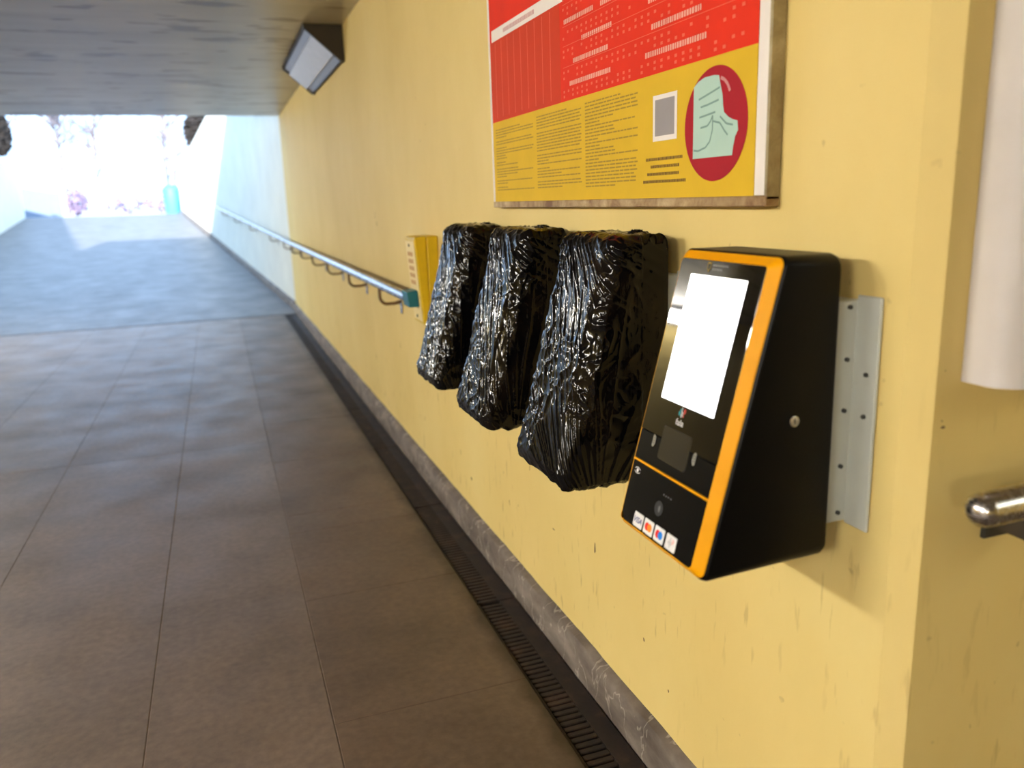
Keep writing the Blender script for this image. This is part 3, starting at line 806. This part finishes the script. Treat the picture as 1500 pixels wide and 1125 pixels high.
# ------------------------------------------------------------------ outside the tunnel mouth
LEAF = simple('winter_foliage', (.016, .012, .010), .8, var=.4, scale=6)
LEAFB = simple('bluish_evergreen', (.22, .17, .26), .8, var=.3, scale=4)
BARK = simple('grey_bark', (.15, .135, .15), .9, var=.25, scale=8)
def shrub(p, sx, sy, sz, label, mat, seed, n=420, grp=None):
    S = thing('evergreen_shrub', p, label, 'shrub', grp); rnd = random.Random(seed); p = Vector(p)
    mb = MB()
    for _ in range(n):
        d = Vector((rnd.gauss(0, 1), rnd.gauss(0, 1), rnd.gauss(0, 1))).normalized() * rnd.random() ** .35
        c = p + Vector((d.x * sx, d.y * sy, sz + d.z * sz))
        a = Vector((rnd.gauss(0, 1), rnd.gauss(0, 1), rnd.gauss(0, 1))).normalized() * .11; b = a.orthogonal().normalized() * .05
        mb.add([c - a, c + b, c + a, c - b], [(0, 1, 2, 3)])
    tag(mb.build('foliage', mat, S), kind='stuff')
    st = MB()
    for k in range(4):
        st.tube([p, p + Vector((rnd.uniform(-.3, .3) * sx, rnd.uniform(-.3, .3) * sy, sz * .8)), p + Vector((rnd.uniform(-.7, .7) * sx, rnd.uniform(-.7, .7) * sy, sz * 1.5))], [.03, .02, .006], 6)
    st.build('stems', BARK, S)
shrub((-1.02, 29, 3.02), .52, .4, .80, 'dark shrub above the right ramp wall under the ceiling edge', LEAF, 1, 1500)
shrub((-6.72, 29, 3.12), .30, .4, .66, 'dark shrub above the left ramp wall at the picture edge', LEAF, 2, 1500)
def tree(p, h, label, seed):
    T = thing('bare_tree', p, label, 'tree', 'bare trees beyond the ramp'); rnd = random.Random(seed); p = Vector(p)
    tr = MB(); bends = [p + Vector((rnd.uniform(-.1, .1) * k, rnd.uniform(-.1, .1) * k, h * k / 6)) for k in range(7)]
    tr.tube(bends, [h * .010 * (1 - k / 8) for k in range(7)], 8); tr.build('trunk', BARK, T)
    br = MB()
    for k in range(46):
        b0 = bends[rnd.randint(1, 6)].lerp(bends[rnd.randint(2, 6)], rnd.random()); d = Vector((rnd.gauss(0, 1), rnd.gauss(0, 1), rnd.uniform(.2, 1.2))).normalized() * h * rnd.uniform(.12, .32)
        m_ = b0 + d * .5 + Vector((0, 0, .05 * h * rnd.random())); e_ = b0 + d + Vector((0, 0, .06 * h))
        br.tube([b0, m_, e_], [h * .007, h * .004, h * .0012], 5)
        for _ in range(4):
            q = Vector((rnd.gauss(0, 1), rnd.gauss(0, 1), rnd.gauss(.4, 1))).normalized() * h * .10
            br.tube([m_.lerp(e_, rnd.random()), e_ + q], [h * .002, h * .0008], 4)
    br.build('branches', BARK, T)
for i, (x, y, h, lab) in enumerate([(-10.5, 46, 10, 'bare tree behind the left ramp wall'), (-9.4, 58, 12, 'bare tree left of centre beyond the ramp'), (-6.8, 52, 9, 'slim bare tree in the middle of the tunnel mouth'),
                                   (-3.9, 66, 11, 'bare tree right of centre beyond the ramp'), (-2.6, 47, 9.5, 'bare tree near the right ramp wall')]):
    tree((x, y, 1.22), h, lab, 20 + i)
for i, (x, y, sx, sz, lab) in enumerate([(-6.4, 40, .45, .62, 'round shrub left of centre at the ramp top'), (-4.6, 42, 1.3, .45, 'low hedge shrub in the middle behind the ramp'), (-3.1, 44, 1.0, .45, 'low hedge shrub right of the middle behind the ramp')]):
    shrub((x, y, 1.22), sx, .5, sz, lab, LEAFB, 40 + i, 380)
# blue litter bin at the right, pale blue parapet at the left of the ramp top
BIN = thing('litter_bin', (-2.35, 34.0, 1.24), 'small blue litter bin at the top of the ramp by the right wall', 'litter bin')
BLUEM = simple('blue_bin_paint', (.05, .20, .42), .5)
MB().tube([(-2.35, 34, 1.24), (-2.35, 34, 1.28), (-2.35, 34, 2.0), (-2.35, 34, 2.05)], [.24, .27, .32, .32], 18).build('body', BLUEM, BIN, smooth=True, sharp=40)
MB().tube([(-2.35, 34, 2.06), (-2.35, 34, 2.12), (-2.35, 34, 2.30)], [.34, .34, .18], 18).build('lid', BLUEM, BIN, smooth=True, sharp=40)
STAIRM = simple('pale_blue_rendered_wall', (.16, .20, .27), .8)
PW_ = MB().prism([(-8.2, 36.2, 1.0), (-6.75, 37.6, 1.0), (-6.75, 37.6, 2.15), (-8.2, 36.2, 2.45)], (.12, -.2, 0)).build('parapet_wall', STAIRM, bevel=.02)
tag(PW_, 'pale blue low parapet wall at the left of the ramp top', 'parapet')
